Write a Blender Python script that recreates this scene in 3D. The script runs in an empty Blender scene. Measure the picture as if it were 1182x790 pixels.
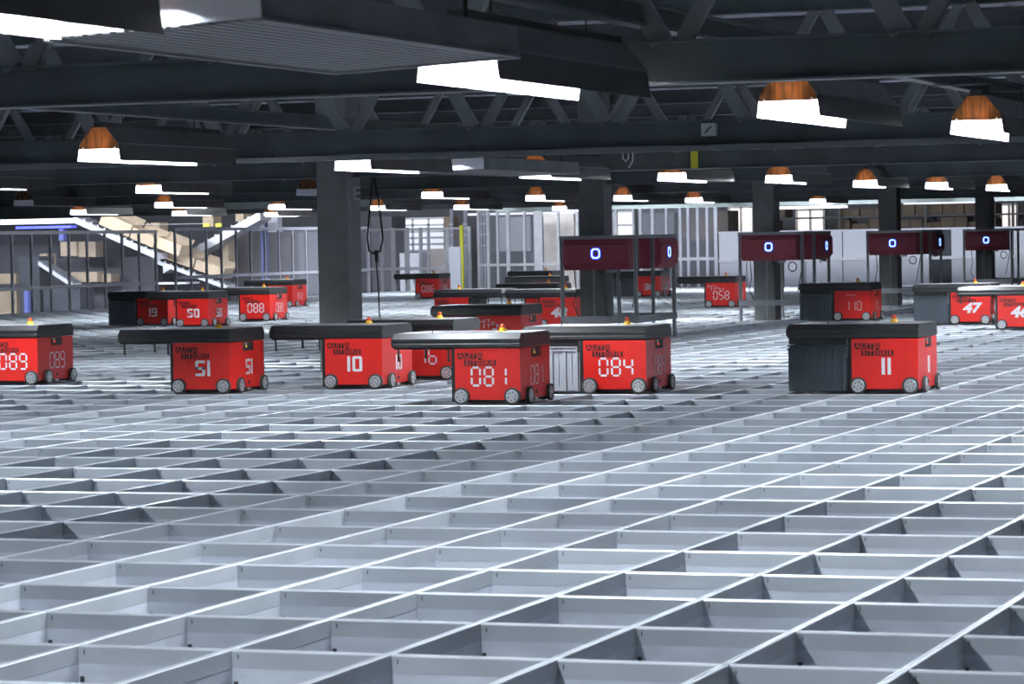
import bpy, bmesh, math, random
from mathutils import Vector, Matrix
random.seed(7)
SC = bpy.context.scene
COL = SC.collection
PI = math.pi

# ------------------------------------------------------------------ camera
FPX = 3574.975                        # focal length in pixels of the 1182 px wide frame
CAM = Vector((2.71633, -8.56356, 1.13348))
RIGHT = Vector((0.94127734, 0.33714542, -0.01816427))
UP = Vector((0.00588178, 0.03741663, 0.99928244))
FWD = Vector((-0.33758315, 0.94070875, -0.03323641))
cam_data = bpy.data.cameras.new('camera')
cam_data.sensor_width = 36
cam_data.lens = FPX / 1182 * 36
cam_data.clip_start = .1
cam_data.clip_end = 300
cam_data.dof.use_dof = True
cam_data.dof.focus_distance = 22
cam_data.dof.aperture_fstop = 13
cam = bpy.data.objects.new('camera', cam_data)
COL.objects.link(cam)
m3 = Matrix((RIGHT, UP, -FWD)).transposed()
cam.matrix_world = Matrix.Translation(CAM) @ m3.to_4x4()
SC.camera = cam

# ------------------------------------------------------------------ world, exposure
SC.view_settings.view_transform = 'Standard'
SC.view_settings.look = 'None'
SC.view_settings.exposure = 0.0
SC.view_settings.gamma = 1.0
SC.view_settings.use_curve_mapping = False
W = bpy.data.worlds.new('world')
SC.world = W
W.use_nodes = True
W.node_tree.nodes['Background'].inputs[0].default_value = (.55, .7, 1, 1)
W.node_tree.nodes['Background'].inputs[1].default_value = .012
TUBE = 640.0                          # emission of the fluorescent tubes
LIGHT = (.86, .93, 1.0)
HALL = 480                            # watts that scale the fill lights added at the far end

def area_lamp(name, loc, size, power, rot=(0, 0, 0), color=LIGHT):
    l = bpy.data.lights.new(name, 'AREA')
    l.shape = 'RECTANGLE'; l.size, l.size_y = size
    l.energy = power; l.color = color
    o = bpy.data.objects.new(name, l); COL.objects.link(o)
    o.location = loc; o.rotation_euler = rot
    return o
# unseen fill lights added to brighten the hall beyond the grid
for k, (x, y, p) in enumerate([(-35, 57, 1), (-29.5, 57.5, 1), (-24, 60.5, .42), (-19.5, 60.5, .28), (-14, 60.5, .16), (-9, 60.5, .10)]):
    area_lamp('hall_fill', (x, y, 2.45), (3.5, .5), HALL * p, rot=(math.radians(50), 0, 0))
# fill lights added to whiten the far end of the grid
for x in (-21, -16.5, -12.5, -8.5):
    area_lamp('far_fill', (x, 52.0, 2.4), (2.5, .4), HALL * .5, rot=(math.radians(20), 0, 0))

area_lamp('far_fill', (-17.2, 40, 2.4), (.4, 8), HALL * .3, rot=(0, math.radians(40), 0))  # unseen fill light added to brighten the left fence

# ------------------------------------------------------------------ helpers
def at(x, y, Y=None, X=None, z=None):
    d = RIGHT * ((x - 591) / FPX) + UP * ((395 - y) / FPX) + FWD
    if Y is not None: t = (Y - CAM.y) / d.y
    elif X is not None: t = (X - CAM.x) / d.x
    else: t = (z - CAM.z) / d.z
    return CAM + d * t

def mat(name, color, rough=.6, metal=0.0, var=.0, scale=8.0, spec=.5, emit=None, strength=0, coat=0, stretch=None, alpha=None, bump=0):
    m = bpy.data.materials.new(name); m.use_nodes = True
    nt = m.node_tree; b = nt.nodes['Principled BSDF']
    b.inputs['Base Color'].default_value = (*color, 1)
    b.inputs['Roughness'].default_value = rough
    b.inputs['Metallic'].default_value = metal
    b.inputs['Specular IOR Level'].default_value = spec
    b.inputs['Coat Weight'].default_value = coat
    if var or bump:
        tc = nt.nodes.new('ShaderNodeTexCoord'); n = nt.nodes.new('ShaderNodeTexNoise')
        n.inputs['Scale'].default_value = scale; n.inputs['Detail'].default_value = 5
        if stretch:
            mp = nt.nodes.new('ShaderNodeMapping'); mp.inputs['Scale'].default_value = stretch
            nt.links.new(tc.outputs['Object'], mp.inputs[0]); nt.links.new(mp.outputs[0], n.inputs['Vector'])
        else:
            nt.links.new(tc.outputs['Object'], n.inputs['Vector'])
        r = nt.nodes.new('ShaderNodeValToRGB')
        r.color_ramp.elements[0].position = .3; r.color_ramp.elements[1].position = .7
        r.color_ramp.elements[0].color = (*[c * (1 - var) for c in color], 1)
        r.color_ramp.elements[1].color = (*[min(1, c * (1 + var)) for c in color], 1)
        nt.links.new(n.outputs['Fac'], r.inputs[0])
        if var: nt.links.new(r.outputs[0], b.inputs['Base Color'])
        if bump:
            bp = nt.nodes.new('ShaderNodeBump'); bp.inputs['Strength'].default_value = bump
            nt.links.new(n.outputs['Fac'], bp.inputs['Height']); nt.links.new(bp.outputs[0], b.inputs['Normal'])
    if emit:
        b.inputs['Emission Color'].default_value = (*emit, 1); b.inputs['Emission Strength'].default_value = strength
    if alpha is not None:
        b.inputs['Alpha'].default_value = alpha
    return m

M = {}
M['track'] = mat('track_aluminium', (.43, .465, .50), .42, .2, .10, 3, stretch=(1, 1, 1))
M['plate'] = mat('galvanised_plate', (.54, .58, .64), .5, .1, .12, 5, stretch=(1, 1, 3))
M['bolt'] = mat('dark_bolt', (.04, .045, .05), .5, .3)
M['steel'] = mat('painted_steel', (.095, .115, .115), .55, 0, .2, 4)
M['steelweb'] = mat('web_steel', (.19, .205, .205), .55, 0, .2, 4)
M['flange'] = mat('flange_edge', (.16, .17, .175), .45, .2)
M['deck'] = mat('roof_deck', (.78, .79, .88), .5, .05, .12, 2)
M['purlin'] = mat('purlin_steel', (.10, .105, .11), .6, 0, .2, 3)
M['column'] = mat('column_paint', (.19, .20, .195), .75, 0, .12, 6)
M['concrete'] = mat('concrete', (.22, .22, .23), .85, 0, .2, 1.2)
M['cover'] = mat('lamp_cover', (.07, .066, .062), .5, .1, .2, 8)
M['white'] = mat('white_enamel', (.86, .88, .92), .35, 0, .04, 12)
M['tubeoff'] = mat('unlit_tube', (.75, .77, .8), .3)
M['tube'] = mat('lit_tube', (.9, .9, .9), .3, emit=LIGHT, strength=TUBE)
M['red'] = mat('robot_red', (.80, .024, .017), .33, 0, .04, 10, coat=.15)
M['lid'] = mat('black_plastic', (.022, .023, .025), .38, 0, .15, 30)
M['lidtop'] = mat('lid_top_lit', (.30, .29, .31), .3, 0, .08, 10)
M['black'] = mat('black', (.012, .012, .013), .45)
M['tyre'] = mat('grey_tyre', (.055, .058, .055), .7)
M['hub'] = mat('hub_aluminium', (.62, .64, .66), .35, .6, .1, 60)
M['digit'] = mat('white_vinyl', (.86, .87, .90), .5)
M['yellow'] = mat('beacon_yellow', (.85, .50, .03), .4)
M['orange'] = mat('beacon_red', (.75, .09, .03), .35)
M['binlight'] = mat('bin_light', (.46, .48, .52), .55, 0, .05, 6)
M['bindark'] = mat('bin_dark', (.06, .078, .095), .55, 0, .08, 6)
M['alu'] = mat('profile_aluminium', (.33, .35, .37), .4, .5, .06, 10)
M['fence'] = mat('fence_grey', (.62, .62, .66), .45, .4, .08, 8)
M['fencelight'] = mat('fence_light', (.60, .60, .68), .45, .3, .06, 8)
M['maroon'] = mat('maroon_cover', (.36, .06, .09), .5, 0, .12, 25)
M['maroondark'] = mat('maroon_dark', (.05, .008, .012), .5)
M['ledcore'] = mat('led_core', (.3, .5, 1), .4, emit=(.35, .62, 1), strength=3.2)
M['ledhalo'] = mat('led_halo', (.02, .05, 1), .4, emit=(.01, .04, 1), strength=1.2)
M['ledred'] = mat('led_red', (1, .05, .02), .4, emit=(1, .04, .02), strength=3)
M['ledamber'] = mat('led_amber', (1, .6, .05), .4, emit=(1, .6, .05), strength=1.5)
M['panel'] = mat('white_panel', (.62, .63, .70), .6, 0, .03, 2)
M['carton'] = mat('carton', (.55, .43, .31), .85, 0, .12, 3)
M['cartondark'] = mat('carton_dark', (.16, .12, .09), .9, 0, .3, 2)
M['greywall'] = mat('grey_cladding', (.13, .13, .15), .8, 0, .15, 1)
M['brownwall'] = mat('dark_wall', (.11, .095, .09), .9, 0, .35, .6)
M['blueglow'] = mat('blue_light', (.1, .12, .9), .5, emit=(.08, .10, 1), strength=1.1)
M['bluepaint'] = mat('blue_paint', (.12, .14, .42), .5)
M['window'] = mat('bright_window', (.9, .88, .85), .4, emit=(1, .93, .90), strength=.95)
M['windowcool'] = mat('cool_window', (.8, .85, .95), .4, emit=(.86, .9, 1), strength=.8)
M['strip'] = mat('strip_and_beam_glow', (.9, .9, .95), .4, emit=(.84, .86, 1), strength=1.0)
M['wrap'] = mat('wrapped_goods', (.8, .72, .66), .35, 0, .15, 5)
M['yellowpaint'] = mat('yellow_paint', (.62, .60, .03), .5)
M['cable'] = mat('cable_rubber', (.02, .022, .022), .6)
M['whitecable'] = mat('white_cable', (.6, .6, .6), .5)
M['paper'] = mat('box_white', (.45, .47, .45), .6, 0, .05, 10)
M['darkgoods'] = mat('dark_goods', (.05, .055, .07), .7, 0, .3, 2)

# rusty, light-passing end plate of the lamps
m = bpy.data.materials.new('rusty_end_plate'); m.use_nodes = True
nt = m.node_tree; nt.nodes.clear()
o_ = nt.nodes.new('ShaderNodeOutputMaterial'); mx = nt.nodes.new('ShaderNodeMixShader')
df = nt.nodes.new('ShaderNodeBsdfDiffuse'); tr = nt.nodes.new('ShaderNodeBsdfTranslucent')
tc = nt.nodes.new('ShaderNodeTexCoord'); mp = nt.nodes.new('ShaderNodeMapping'); mp.inputs['Scale'].default_value = (60, 1, 6)
ns = nt.nodes.new('ShaderNodeTexNoise'); ns.inputs['Scale'].default_value = 1
rp = nt.nodes.new('ShaderNodeValToRGB')
rp.color_ramp.elements[0].position = .35; rp.color_ramp.elements[0].color = (.10, .065, .04, 1)
rp.color_ramp.elements[1].position = .65; rp.color_ramp.elements[1].color = (.26, .13, .06, 1)
nt.links.new(tc.outputs['Object'], mp.inputs[0]); nt.links.new(mp.outputs[0], ns.inputs['Vector']); nt.links.new(ns.outputs['Fac'], rp.inputs[0])
nt.links.new(rp.outputs[0], df.inputs[0]); nt.links.new(rp.outputs[0], tr.inputs[0])
mx.inputs[0].default_value = .35
nt.links.new(df.outputs[0], mx.inputs[1]); nt.links.new(tr.outputs[0], mx.inputs[2]); nt.links.new(mx.outputs[0], o_.inputs[0])
M['rust'] = m
# clear plastic panes
m = bpy.data.materials.new('clear_pane'); m.use_nodes = True
nt = m.node_tree; b = nt.nodes['Principled BSDF']
b.inputs['Base Color'].default_value = (.55, .56, .64, 1); b.inputs['Roughness'].default_value = .12
b.inputs['Alpha'].default_value = .13
M['pane'] = m


class MB:
    def __init__(s): s.v = []; s.f = []; s.mi = []; s.mats = []
    def _m(s, m):
        if m is None: return 0
        if m not in s.mats: s.mats.append(m)
        return s.mats.index(m)
    def add(s, vs, fs, m=None):
        n = len(s.v); s.v += [tuple(v) for v in vs]; s.f += [tuple(i + n for i in f) for f in fs]; s.mi += [s._m(m)] * len(fs)
        return s
    def box(s, x0, x1, y0, y1, z0, z1, m=None):
        return s.add([(x0, y0, z0), (x1, y0, z0), (x1, y1, z0), (x0, y1, z0), (x0, y0, z1), (x1, y0, z1), (x1, y1, z1), (x0, y1, z1)],
              [(0, 3, 2, 1), (4, 5, 6, 7), (0, 1, 5, 4), (1, 2, 6, 5), (2, 3, 7, 6), (3, 0, 4, 7)], m)
    def prism(s, poly, axis, a, b, m=None):
        # poly in the two other axes (in xyz order), extruded from a to b along axis
        n = len(poly)
        def P(p, t):
            if axis == 'x': return (t, p[0], p[1])
            if axis == 'y': return (p[0], t, p[1])
            return (p[0], p[1], t)
        vs = [P(p, a) for p in poly] + [P(p, b) for p in poly]
        fs = [(i, (i + 1) % n, n + (i + 1) % n, n + i) for i in range(n)] + [tuple(range(n - 1, -1, -1)), tuple(range(n, 2 * n))]
        return s.add(vs, fs, m)
    def bar(s, p, q, w, h, m=None, up=(0, 1, 0)):
        p, q = Vector(p), Vector(q); d = (q - p).normalized(); u = Vector(up)
        a = d.cross(u).normalized(); b = a.cross(d).normalized()
        vs = []
        for c in (p, q):
            for i, j in ((-1, -1), (1, -1), (1, 1), (-1, 1)): vs.append(c + a * (i * w / 2) + b * (j * h / 2))
        return s.add(vs, [(0, 3, 2, 1), (4, 5, 6, 7), (0, 1, 5, 4), (1, 2, 6, 5), (2, 3, 7, 6), (3, 0, 4, 7)], m)
    def cyl(s, p, q, r, n=12, m=None, r2=None):
        p, q = Vector(p), Vector(q); d = (q - p).normalized()
        u = Vector((1, 0, 0)) if abs(d.x) < .9 else Vector((0, 1, 0))
        a = d.cross(u).normalized(); b = d.cross(a).normalized(); r2 = r if r2 is None else r2
        vs = [p + (a * math.cos(2 * PI * k / n) + b * math.sin(2 * PI * k / n)) * r for k in range(n)]
        vs += [q + (a * math.cos(2 * PI * k / n) + b * math.sin(2 * PI * k / n)) * r2 for k in range(n)]
        fs = [(k, (k + 1) % n, n + (k + 1) % n, n + k) for k in range(n)] + [tuple(range(n - 1, -1, -1)), tuple(range(n, 2 * n))]
        return s.add(vs, fs, m)
    def tube(s, pts, r, n=8, m=None):
        pts = [Vector(p) for p in pts]; vs = []; fs = []
        for i, p in enumerate(pts):
            d = (pts[min(i + 1, len(pts) - 1)] - pts[max(i - 1, 0)]).normalized()
            u = Vector((0, 1, 0)) if abs(d.y) < .9 else Vector((1, 0, 0))
            a = d.cross(u).normalized(); b = d.cross(a).normalized()
            vs += [p + (a * math.cos(2 * PI * k / n) + b * math.sin(2 * PI * k / n)) * r for k in range(n)]
        for i in range(len(pts) - 1):
            for k in range(n):
                fs.append((i * n + k, i * n + (k + 1) % n, (i + 1) * n + (k + 1) % n, (i + 1) * n + k))
        fs += [tuple(range(n - 1, -1, -1)), tuple(range(len(vs) - n, len(vs)))]
        return s.add(vs, fs, m)
    def mesh(s, name):
        me = bpy.data.meshes.new(name); me.from_pydata(s.v, [], s.f)
        for m in s.mats: me.materials.append(m)
        if len(s.mats) > 1: me.polygons.foreach_set('material_index', s.mi)
        me.update()
        bm = bmesh.new(); bm.from_mesh(me); bmesh.ops.recalc_face_normals(bm, faces=bm.faces); bm.to_mesh(me); bm.free()
        return me
    def build(s, name, parent=None, loc=None):
        return link(name, s.mesh(name), parent, loc)

def link(name, mesh, parent=None, loc=None):
    o = bpy.data.objects.new(name, mesh); COL.objects.link(o)
    if parent: o.parent = parent
    if loc is not None: o.location = loc
    return o
def tag(o, label=None, cat=None, group=None, kind=None):
    if label: o['label'] = label
    if cat: o['category'] = cat
    if group: o['group'] = group
    if kind: o['kind'] = kind
    return o
def thing(name, loc, label, cat, group=None, rz=0):
    o = bpy.data.objects.new(name, None); COL.objects.link(o); o.empty_display_size = .1
    o.location = loc; o.rotation_euler = (0, 0, rz)
    return tag(o, label, cat, group)
def bevel(o, w, seg=2):
    md = o.modifiers.new('bevel', 'BEVEL'); md.width = w; md.segments = seg; md.limit_method = 'ANGLE'
    return o

# ------------------------------------------------------------------ setting: the grid floor
CX, CY = .48, .705
HALLZ = -.6              # level of the hall floor round the grid
GX0, GX1 = -49, 9        # column lines in X
GY0, GY1 = -3, 81        # row lines in Y
HW = .0135
prof_top = [(-HW, -.005), (-HW + .004, 0), (-.0075, 0), (-.007, -.004), (-.003, -.004), (-.0025, -.001), (.0025, -.001), (.003, -.004), (.007, -.004), (.0075, 0), (HW - .004, 0), (HW, -.005), (HW, -.052), (-HW, -.052)]
def fine(v):
    x, z = v
    if abs(abs(x) - (HW - .004)) < 1e-6: x = math.copysign(HW - .0018, x)
    if abs(z + .005) < 1e-6: z = -.0022
    return (x, z)
def rail(mb, axis, c, a, b, dz):
    n = len(prof_top)
    for k in range(n):
        p, q = prof_top[k], prof_top[(k + 1) % n]
        if axis == 'y': p, q = fine(p), fine(q)      # the long rails have a finer edge
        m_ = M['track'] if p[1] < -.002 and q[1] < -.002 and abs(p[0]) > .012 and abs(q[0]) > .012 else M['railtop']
        if axis == 'x': vs = [(a, c + p[0], p[1] + dz), (b, c + p[0], p[1] + dz), (b, c + q[0], q[1] + dz), (a, c + q[0], q[1] + dz)]
        else: vs = [(c + p[0], a, p[1] + dz), (c + p[0], b, p[1] + dz), (c + q[0], b, q[1] + dz), (c + q[0], a, q[1] + dz)]
        mb.add(vs, [(0, 1, 2, 3)], m_)
M['railtop'] = mat('rail_top_lit', (.68, .72, .76), .42, .25, .06, 6)  # rail tops coloured brighter than the track for the light they catch
fl = MB()
for j in range(GY0, GY1 + 1):
    y = j * CY
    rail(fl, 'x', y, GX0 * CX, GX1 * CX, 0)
    fl.box(GX0 * CX, GX1 * CX, y - .0125, y + .0125, -.42, -.052, M['plate'])
for i in range(GX0, GX1 + 1):
    x = i * CX
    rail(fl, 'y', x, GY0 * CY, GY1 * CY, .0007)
    fl.box(x - .0125, x + .0125, GY0 * CY, GY1 * CY, -.42, -.052, M['plate'])
for j in range(GY0, 26):
    for i in range(-28, GX1):
        x, y = i * CX, j * CY
        fl.box(x + .018, x + .030, y - .017, y - .0125, -.105, -.088, M['bolt'])
        fl.box(x + .030, x + .033, y - .0150, y - .0134, -.026, -.012, M['bolt'])
        fl.box(x - .033, x - .030, y - .0150, y - .0134, -.026, -.012, M['bolt'])
tag(fl.build('floor'), kind='structure')
lower = MB(); lower.box(-60, 14, -14, 92, -.8, HALLZ, M['concrete']); tag(lower.build('floor.001'), kind='structure')
# ceiling: trapezoid roof deck with ribs running away from the camera
ce = MB()
x = -60; pts = []
while x < 14:
    pts += [(x, 2.82), (x + .12, 2.82), (x + .15, 2.87), (x + .22, 2.87)]; x += .25
poly = pts + [(14, 2.95), (-60, 2.95)]
vs = []; fs = []
for i, p in enumerate(pts): vs += [(p[0], -14, p[1]), (p[0], 92, p[1])]
for i in range(len(pts) - 1): fs.append((2 * i, 2 * i + 1, 2 * i + 3, 2 * i + 2))
ce.add(vs, fs, M['deck']); ce.box(-60, 14, -14, 92, 2.9, 3.0, M['deck'])
tag(ce.build('ceiling'), kind='structure')
for nm, bx in (('wall_back', (-60, 14, 72.3, 72.6)), ('wall_left', (-60.3, -60, -14, 88)), ('wall_right', (14, 14.3, -14, 88)), ('wall_front', (-60, 14, -14.3, -14))):
    w = MB(); w.box(*bx, -.6, 2.9, M['greywall'] if nm == 'wall_back' else M['brownwall']); tag(w.build(nm), kind='structure')

# ------------------------------------------------------------------ columns
COLX0, COLX1 = -8.09, -7.79
cols = [(16.45, 'nearest square grey column, rising behind robot 10'), (23.8, 'square grey column inside the frame behind robot 084'),
        (31.05, 'square grey column between robots 058 and 110'), (38.4, 'square grey column behind robot 110'),
        (46.0, 'square grey column farthest back, behind robot 47')]
for y, lab in cols:
    dx = .035 if y < 17 else 0
    c = MB(); c.box(COLX0 + dx, COLX1 + dx - .01, y, y + .30, 0, 2.82, M['column'])
    o = tag(bevel(c.build('column'), .006), lab, 'column', 'row of grey columns')

# ------------------------------------------------------------------ trusses
ZB = {0: 1.675, 1: 1.678, 2: 1.705, 3: 1.72}
PER = .86
diag_mesh = {}
for k in range(8):
    Y = 1.94 + 7.33 * k; zb = ZB.get(k, 1.725); zt = 2.45
    dy = Y - CAM.y
    xl = CAM.x - dy * math.tan(math.radians(29.6)) - 1.2; xr = CAM.x - dy * math.tan(math.radians(9.6)) + 4.0
    if k == 7: xl = -19.5
    n = int((xr - xl) / PER) + 1; xl = math.floor(xl / PER) * PER; xr = xl + n * PER
    names = ['nearest roof truss, its deep dark chord crossing the top of the picture', 'second roof truss, with the wire tray slung beneath it',
             'third roof truss, joining the nearest grey column', 'fourth roof truss from the camera, over the framed column', 'fifth roof truss from the camera',
             'sixth roof truss from the camera', 'seventh roof truss from the camera', 'eighth roof truss, above the far edge of the grid', 'farthest roof truss, beyond the grid']
    t = thing('roof_truss', (0, Y, 0), names[k], 'truss', 'steel roof trusses')
    b = MB(); H = .14
    b.box(xl, xr, -.006, .006, zb, zb + H, M['steel'])
    b.box(xl, xr, -.05, .05, zb - .008, zb, M['flange']); b.box(xl, xr, -.05, .05, zb + H, zb + H + .008, M['steel'])
    b.build('bottom_chord', t)
    b = MB(); b.box(xl, xr, -.006, .006, zt, zt + .08, M['steel']); b.box(xl, xr, -.04, .04, zt - .008, zt, M['flange']); b.box(xl, xr, -.04, .04, zt + .08, zt + .088, M['steel'])
    b.build('top_chord', t)
    key = round(zb, 3)
    if key not in diag_mesh:
        A = MB(); A.bar((-.04, 0, zb + H + .004), (-PER / 2 + .03, 0, zt - .004), .075, .05, M['steelweb']); a_ = A.mesh('diagonal')
        A = MB(); A.bar((.04, 0, zb + H + .004), (PER / 2 - .03, 0, zt - .004), .055, .05, M['steelweb']); diag_mesh[key] = (a_, A.mesh('diagonal'))
    for q in range(n):
        for me in diag_mesh[key]:
            link('diagonal', me, t, (xl + (q + .5) * PER, 0, 0))
# purlins under the deck
for k in range(17):
    Y = 3.8 + 3.665 * k; dy = Y - CAM.y
    if any(abs(Y - (1.94 + 7.33 * q)) < .12 for q in range(9)): Y += .25
    xl = CAM.x - dy * math.tan(math.radians(29.6)) - 1; xr = CAM.x - dy * math.tan(math.radians(9.6)) + 4
    p = MB(); p.box(xl, xr, Y - .035, Y + .035, 2.66, 2.675, M['flange']); p.box(xl, xr, Y - .004, Y + .004, 2.675, 2.82, M['purlin']); p.box(xl, xr, Y - .035, Y + .035, 2.80, 2.819, M['purlin'])
    tag(p.build('purlin'), 'thin dark steel purlin running under the roof deck', 'purlin', 'purlins under the roof deck')
# beams that carry the lamps
for x, y0, y1, lab in ((-.55, -8, 33, 'steel beam over the right-hand row of lamps'), (-5.30, -2, 47, 'steel beam over the second row of lamps'), (-9.90, 5, 57, 'steel beam over the third row of lamps'),
                  (-14.75, 14, 56, 'steel beam over the fourth row of lamps'), (-19.4, 25, 56, 'steel beam over the leftmost row of lamps')):
    p = MB(); p.box(x - .012, x + .012, y0, y1, 1.885, 1.955, M['steel']); p.box(x - .035, x + .035, y0, y1, 1.875, 1.887, M['flange']); p.box(x - .035, x + .035, y0, y1, 1.953, 1.963, M['steel'])
    tag(p.build('lamp_beam'), lab, 'beam', 'beams above the lamps')

# ------------------------------------------------------------------ lamps
LL = 1.54
out = [(-.134, 0), (-.121, .095), (-.045, .19), (.045, .19), (.121, .095), (.134, 0)]
inn = [(-.131, 0), (-.118, .0945), (-.044, .186), (.044, .186), (.118, .0945), (.131, 0)]
R = MB(); n = 6
vs = [(p[0], y, p[1]) for y in (0, LL) for p in out]; R.add(vs, [(i, i + 1, n + i + 1, n + i) for i in range(5)], M['cover'])
vs = [(p[0], y, p[1]) for y in (.001, LL - .001) for p in inn]; R.add(vs, [(i, n + i, n + i + 1, i + 1) for i in range(5)], M['white'])
for s_ in (0, 5):
    for a_, b_ in ((out[s_], inn[s_]),):
        R.add([(a_[0], 0, a_[1]), (b_[0], 0, b_[1]), (b_[0], LL, b_[1]), (a_[0], LL, a_[1])], [(0, 1, 2, 3)], M['flange'])
# rolled top ridge and side seam on the cover
R.box(-.03, .03, 0, LL, .19, .215, M['cover']); R.box(.119, .1225, 0, LL, .090, .099, M['flange'])
refl = bpy.data.meshes.new('reflector')
refl = None
def raw_mesh(mb, name):
    me = bpy.data.meshes.new(name); me.from_pydata(mb.v, [], mb.f)
    for q in mb.mats: me.materials.append(q)
    me.polygons.foreach_set('material_index', mb.mi); me.update(); return me
refl = raw_mesh(R, 'reflector')
ep = MB(); ep.prism([(-.122, .065), (-.124, .085), (-.119, .1), (-.046, .188), (.046, .188), (.119, .1), (.124, .085), (.122, .065)], 'y', 0, .0015, M['rust'])
epm = ep.mesh('end_plate')
sc = MB()
for sx in (-.1, .1): sc.cyl((sx, -.004, .073), (sx, 0, .073), .005, 8, M['white'])
scm = sc.mesh('screw')
tb = MB(); tb.cyl((0, .03, .098), (0, LL - .03, .098), .014, 8, M['tube']); tbm = tb.mesh('tube')
tb = MB(); tb.cyl((0, .03, .098), (0, LL - .03, .098), .014, 8, M['tubeoff']); tbo = tb.mesh('tube')
hg = MB(); hg.cyl((0, 0, .215), (0, 0, .27), .003, 6, M['cable']); hgm = hg.mesh('hanger')
BEAMX = (-.55, -5.30, -9.90, -14.75, -19.4)
def lamp(x, y, lab, lit=True, z=1.613):
    t = thing('strip_lamp', (x, y, z), lab, 'lamp', 'strip lamps under the roof')
    link('reflector', refl, t)
    for yy in (0.004, LL - .006): link('end_plate', epm, t, (0, yy, 0))
    link('screws', scm, t, (0, .004, 0))
    link('tube', tbm if lit else tbo, t)
    bx = min(BEAMX, key=lambda q: abs(q - x)) - x
    for yy in (.3, LL - .3):
        link('hanger', hgm, t, (0, yy, 0))
        if abs(bx) > .03:
            b = MB(); b.box(min(0, bx) - .01, max(0, bx) + .01, yy - .012, yy + .012, .252, .2615, M['flange']); b.build('cross_bracket', t)
    return t
R0, R1, R2, R3, R4 = -.54, -5.27, -9.88, -14.62, -19.3
LAMPS = [
    (-.54, -3.71, 'strip lamp at the top left corner, mostly out of the picture'), (-.58, .18, 'biggest strip lamp, hanging at top centre under the sheet metal box'),
    (-.49, 3.76, 'strip lamp with rusty end hanging at upper right below the nearest truss'), (-.28, 6.63, 'strip lamp with rusty end at the right edge of the picture'),
    (-5.3, 6.99, 'strip lamp with a pointed rusty end, the largest one at left'), (-5.25, 10.55, 'strip lamp in front of the nearest grey column'),
    (-5.36, 14.55, 'strip lamp behind the smaller sheet metal box'), (-5.0, 17.1, 'strip lamp left of the yellow tag'), (-4.63, 19.3, 'strip lamp over the column between robots 058 and 110'),
    (-4.73, 23.2, 'strip lamp just left of the column behind robot 110'), (-4.5, 25.7, 'strip lamp between the two farthest columns'), (-4.34, 28.4, 'strip lamp over the farthest column, at the right edge'),
    (-9.7, 12.92, 'strip lamp cut off by the left edge of the picture'), (-9.86, 16.8, 'strip lamp in a row left of the nearest column, the wider of the middle pair'),
    (-9.93, 24.1, 'strip lamp right of the nearest column, above robot 086'), (-10.2, 28.4, 'small strip lamp with a pointed end left of the framed column'),
    (-9.68, 30.4, 'small strip lamp just right of the framed column'), (-9.85, 34.3, 'small strip lamp above robot 058'), (-9.3, 39.4, 'small strip lamp between the two right-hand columns'),
    (-14.71, 27.0, 'small strip lamp under the middle pair at left'), (-15.15, 31.5, 'small strip lamp left of the nearest column, upper of two'), (-15.25, 35.5, 'small strip lamp seen behind the hanging cable loop'),
    (-14.4, 36.9, 'small strip lamp above robot 086, farther back'), (-14.45, 41.8, 'farthest small strip lamp left of the framed column'),
    (-19.77, 41.6, 'small strip lamp left of the nearest column, lower of two'), (-19.24, 36.8, 'small strip lamp above the inclined conveyor'), (-18.81, 32.5, 'small strip lamp above the blue light at left'),
]
for x, y, lab in LAMPS: lamp(x, y, lab)
for x, y, lab in ((-9.81, 20.3, 'unlit grey strip lamp with a pointed end near the nearest column'), (-14.42, 22.8, 'unlit strip lamp at far left'),
               (-19.31, 29.2, 'unlit small strip lamp low at far left')):
    lamp(x, y, lab, False)
# lamps of the same rows that hang outside the frame and light the grid
for x, y in ((-.54, -7.3), (-.54, 10.3), (-.54, 13.9), (-.54, 17.6), (-.54, 21.2), (-.54, 25), (-5.3, 3.2), (-5.3, -.4), (-5.3, -4.2), (-9.9, 9.2), (-9.9, 5.4), (-14.7, 19)):
    lamp(x, y, 'strip lamp of the same row, hanging outside the picture')

# ------------------------------------------------------------------ sheet metal boxes between lamps
def ribbed_box(x, y0, y1, z, lab, w=.56, h=.085, tilt=0):
    t = thing('sheet_metal_box', (x, y0, z), lab, 'sheet metal box', 'ribbed sheet metal boxes')
    L = y1 - y0
    b = MB(); b.box(-w / 2, w / 2, 0, L, .006, h, M['steelweb']); b.build('casing', t)
    b = MB()
    for k in range(16):
        xx = -w / 2 + .012 + k * (w - .024) / 15
        b.box(xx - .011, xx + .011, .01, L - .03, 0, .0062, M['alu2'])
    b.build('ribbed_underside', t)
    b = MB(); b.box(-w / 2 - .004, w / 2 + .004, L - .028, L + .004, -.006, .004, M['alu2']); b.box(-w / 2 - .004, -w / 2 + .012, 0, L, -.006, .003, M['alu2']); b.box(w / 2 - .012, w / 2 + .004, 0, L, -.004, .003, M['alu2']); b.build('edge_trim', t)
    b = MB(); b.box(-w / 2 + .003, w / 2 - .003, -.004, 0.001, .004, h - .002, M['white']); b.build('end_face', t)  # metal end whitened for the lamp light falling on it
    t.children[-1]['label'] = 'end face coloured white for the lamp light on it'
    b = MB()
    for yy in (.25, L - .25):
        b.cyl((w / 2 - .06, yy, h), (w / 2 - .06, yy, .236), .006, 8, M['cable']); b.cyl((-w / 2 + .06, yy, h), (-w / 2 + .06, yy, .236), .006, 8, M['cable'])
    for yy in (.25, L - .25): b.box(-w / 2 + .05, w / 2 - .05, yy - .012, yy + .012, .232, .242, M['cable'])
    b.build('hangers', t)
    t.rotation_euler = (0, tilt, 0)
    return t
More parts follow.
